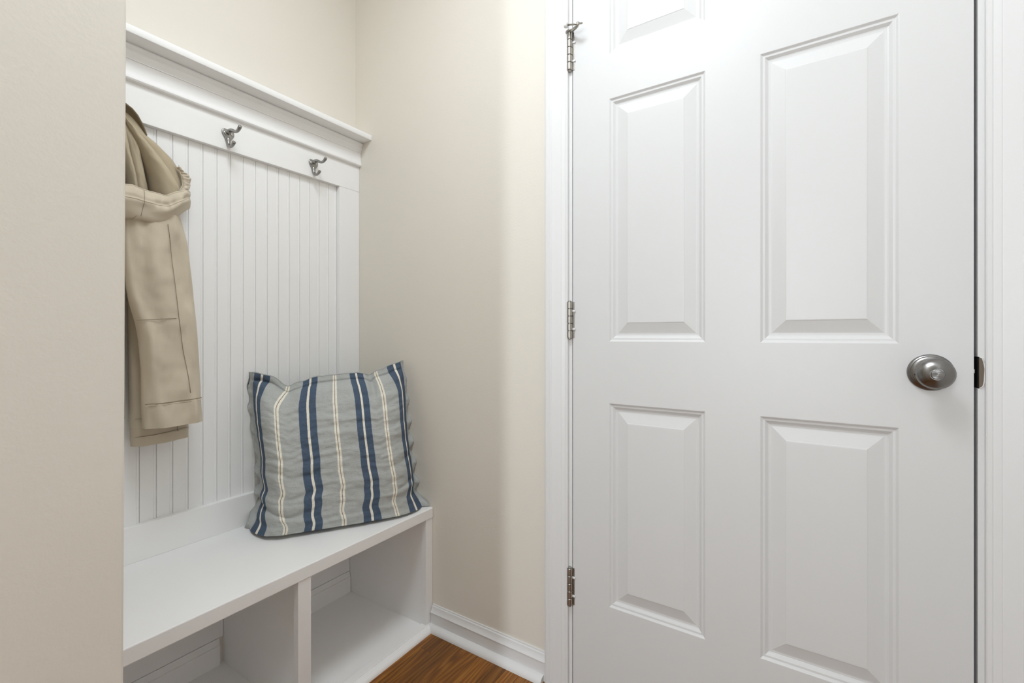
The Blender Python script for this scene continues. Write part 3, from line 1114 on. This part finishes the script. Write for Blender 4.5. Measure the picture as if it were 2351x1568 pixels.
# back of the hood, lying towards the panelling
B_R = [(-0.700, 1.4905), (-0.6879, 1.4916), (-0.6745, 1.4848), (-0.6635, 1.4720), (-0.6540, 1.4520), (-0.6425, 1.4284), (-0.6228, 1.4162), (-0.595, 1.3919), (-0.5854, 1.3761), (-0.5760, 1.3596), (-0.5705, 1.3333), (-0.5690, 1.29), (-0.570, 1.24)]
bk = MB()
rows = []
for i in range(41):
    f = i / 40
    z0 = lerp(1.4915, 1.262, f)
    yr = smooth_interp(sorted((z, y) for y, z in B_R), z0, 0.004)
    row = []
    for j in range(33):
        t_ = j / 32
        y = lerp(-1.456 - yr, yr, t_)
        dip = 0.0
        x = lerp(0.036, 0.052, f) + 0.016 * math.sin(PI * ss(0.74, 1.06, t_)) * ss(0.15, 0.5, f) - 0.012 * ss(0.93, 1.0, t_)
        x += 0.004 * noise.noise(Vector((t_ * 5, f * 6, 5.2)))
        row.append((x, y, z0 + dip * (1 - f)))
    rows.append(row)
bk.grid(rows)
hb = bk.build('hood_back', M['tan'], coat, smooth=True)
so = hb.modifiers.new('thick', 'SOLIDIFY')
so.thickness = 0.002
# inner collar, shade painted into its brown: leans out over the drape, so its visible face looks down
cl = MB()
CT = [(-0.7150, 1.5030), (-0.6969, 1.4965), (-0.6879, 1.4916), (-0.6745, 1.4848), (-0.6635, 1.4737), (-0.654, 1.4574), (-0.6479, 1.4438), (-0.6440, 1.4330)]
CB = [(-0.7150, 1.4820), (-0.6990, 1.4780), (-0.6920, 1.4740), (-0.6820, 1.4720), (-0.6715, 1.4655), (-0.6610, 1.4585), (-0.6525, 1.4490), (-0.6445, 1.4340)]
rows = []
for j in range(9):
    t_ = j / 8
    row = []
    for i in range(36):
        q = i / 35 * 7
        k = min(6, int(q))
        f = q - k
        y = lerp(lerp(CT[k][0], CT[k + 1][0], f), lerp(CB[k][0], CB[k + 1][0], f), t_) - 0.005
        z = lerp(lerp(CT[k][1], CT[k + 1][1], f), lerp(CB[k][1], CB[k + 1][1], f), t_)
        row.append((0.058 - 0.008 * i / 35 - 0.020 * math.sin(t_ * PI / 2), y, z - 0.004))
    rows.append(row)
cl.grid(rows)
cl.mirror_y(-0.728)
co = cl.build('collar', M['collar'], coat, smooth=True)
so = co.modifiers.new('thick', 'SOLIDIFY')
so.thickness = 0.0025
tag(co, 'inner collar with its shade painted in dark brown')
# near-black sheet inside the neck, seen in the gap beside the partition
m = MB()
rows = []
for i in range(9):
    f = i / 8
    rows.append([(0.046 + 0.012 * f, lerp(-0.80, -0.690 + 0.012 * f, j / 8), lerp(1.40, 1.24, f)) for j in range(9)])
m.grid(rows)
tag(m.build('backing', M['backing'], coat, smooth=True), 'dark backing inside the neck')

# turned-up brim of the hood, gathered on an elastic
BT = [(-0.860, 1.2720), (-0.780, 1.2715), (-0.7343, 1.271), (-0.7192, 1.2704), (-0.7093, 1.2732), (-0.692, 1.2682), (-0.6758, 1.2676), (-0.6634, 1.2679), (-0.6439, 1.2659), (-0.6287, 1.2782), (-0.6161, 1.2845), (-0.5963, 1.2942), (-0.5826, 1.2965)]
BB = [(-0.860, 1.2100), (-0.780, 1.2045), (-0.736, 1.2017), (-0.7211, 1.1994), (-0.7111, 1.1996), (-0.6899, 1.1994), (-0.6737, 1.1979), (-0.6571, 1.1983), (-0.6383, 1.2073), (-0.626, 1.2175), (-0.609, 1.2339), (-0.5959, 1.2458), (-0.5826, 1.256)]
br = MB()
rows = []
NSB, NVB = 120, 26
top_edge = []
for j in range(NVB + 1):
    row = []
    for i in range(NSB + 1):
        s = i / NSB
        y = lerp(-0.8626, -0.5826, s)
        yy = y if y > -0.7226 else -1.4452 - y            # the brim is the same on both sides
        zt, zb_ = smooth_interp(BT, yy, 0.004), smooth_interp(BB, yy, 0.004)
        v = j / NVB
        end = max(0.0, min(1.0, (yy + 0.6287) / 0.0461))
        base = 0.146 - 0.034 * end ** 2
        vm = min(v / 0.82, 1.0)
        bul = 0.020 * math.sin(PI * vm) ** 0.8 * (1 - 0.4 * end)
        z = lerp(zt, zb_, vm)
        x = base + bul - 0.004 * vm
        if v > 0.82:                                   # tucks back under to meet the coat
            q = (v - 0.82) / 0.18
            x = base - 0.004 - 0.045 * q
            z = zb_ + 0.010 * q * q
        g = ss(-0.69, -0.65, y)
        gath = math.exp(-((vm - 0.34) / 0.14) ** 2)
        x += g * gath * (0.0095 * noise.noise(Vector((y * 75, vm * 1.5, 1.0))) + 0.004 * noise.noise(Vector((y * 160, vm * 2, 3.0))) - 0.004)
        x -= 0.0035 * math.exp(-((vm - 0.36) / 0.05) ** 2)
        x += 0.011 * noise.noise(Vector((y * 24 + vm * 1.2, vm * 2.4, 4.4))) * math.sin(PI * min(1, vm + 0.12)) + 0.008 * noise.noise(Vector((y * 11, vm * 1.8, 7.7)))
        z += 0.0010 * noise.noise(Vector((y * 90, 0, 2))) * (1 - vm)
        row.append((x, y, z))
    if j == 0:
        top_edge = row
    rows.append(row)
br.grid(rows)
rows_brim = rows
# gathered far side of the rim at the right
RI = [(0.062, -0.5938, 1.3633), (0.062, -0.5872, 1.3587), (0.062, -0.5833, 1.3521), (0.062, -0.5804, 1.3385), (0.062, -0.5795, 1.3243), (0.064, -0.5843, 1.313), (0.072, -0.5938, 1.2994)]
RO = [(0.054, -0.5851, 1.3753), (0.054, -0.5734, 1.3633), (0.054, -0.5646, 1.357), (0.054, -0.5556, 1.3471), (0.054, -0.5586, 1.3304), (0.056, -0.5636, 1.3155), (0.064, -0.5715, 1.3044)]
rows = []
for i in range(49):
    q = i / 48 * 6
    k = min(5, int(q))
    f = q - k
    a = Vector(RI[k]).lerp(Vector(RI[k + 1]), f)
    b = Vector(RO[k]).lerp(Vector(RO[k + 1]), f)
    row = []
    for j in range(9):
        t_ = j / 8
        p = a.lerp(b, t_)
        p.x += 0.007 * math.sin(PI * t_) + 0.008 * noise.noise(Vector((i * 0.30, t_ * 1.6, 3.3)))
        p.y += 0.0025 * noise.noise(Vector((i * 0.33, t_ * 1.5, 6.1))) * t_
        p.z += 0.0018 * noise.noise(Vector((i * 0.33, t_, 9.1))) * t_
        row.append(p)
    rows.append(row)
br.grid(rows)
bo = br.build('hood_brim', M['tan_lit'], coat, smooth=True)
so = bo.modifiers.new('thick', 'SOLIDIFY')
so.thickness = 0.0018
m = MB()
m.tube([(p[0], p[1], p[2] + 0.0004) for p in top_edge[::2]], 0.0013, 6)
m.build('piping', M['piping'], bo, smooth=True)
for ya, yb, j0, j1 in ((-0.6885, -0.6945, 0, 19), (-0.7015, -0.7085, 19, 22)):
    pth = []
    for j in range(j0, j1 + 1):
        yy = lerp(ya, yb, (j - j0) / (j1 - j0))
        q = min(rows_brim[j], key=lambda p: abs(p[1] - yy))
        pth.append((q[0] + 0.0006, lerp(q[1], yy, 0.9), q[2]))
    m = MB()
    m.tube(pth, 0.0004, 6)
    m.build('seam', M['stitch'], bo, smooth=True)
m = MB()
m.tube([(p[0] + 0.0004, p[1], p[2]) for p in rows_brim[9][40:]], 0.00028, 6)
m.build('stitching', M['stitch'], bo, smooth=True)
m = MB()
m.tube([Vector(p) for p in RI], 0.0011, 6)
m.build('piping', M['piping'], bo, smooth=True)
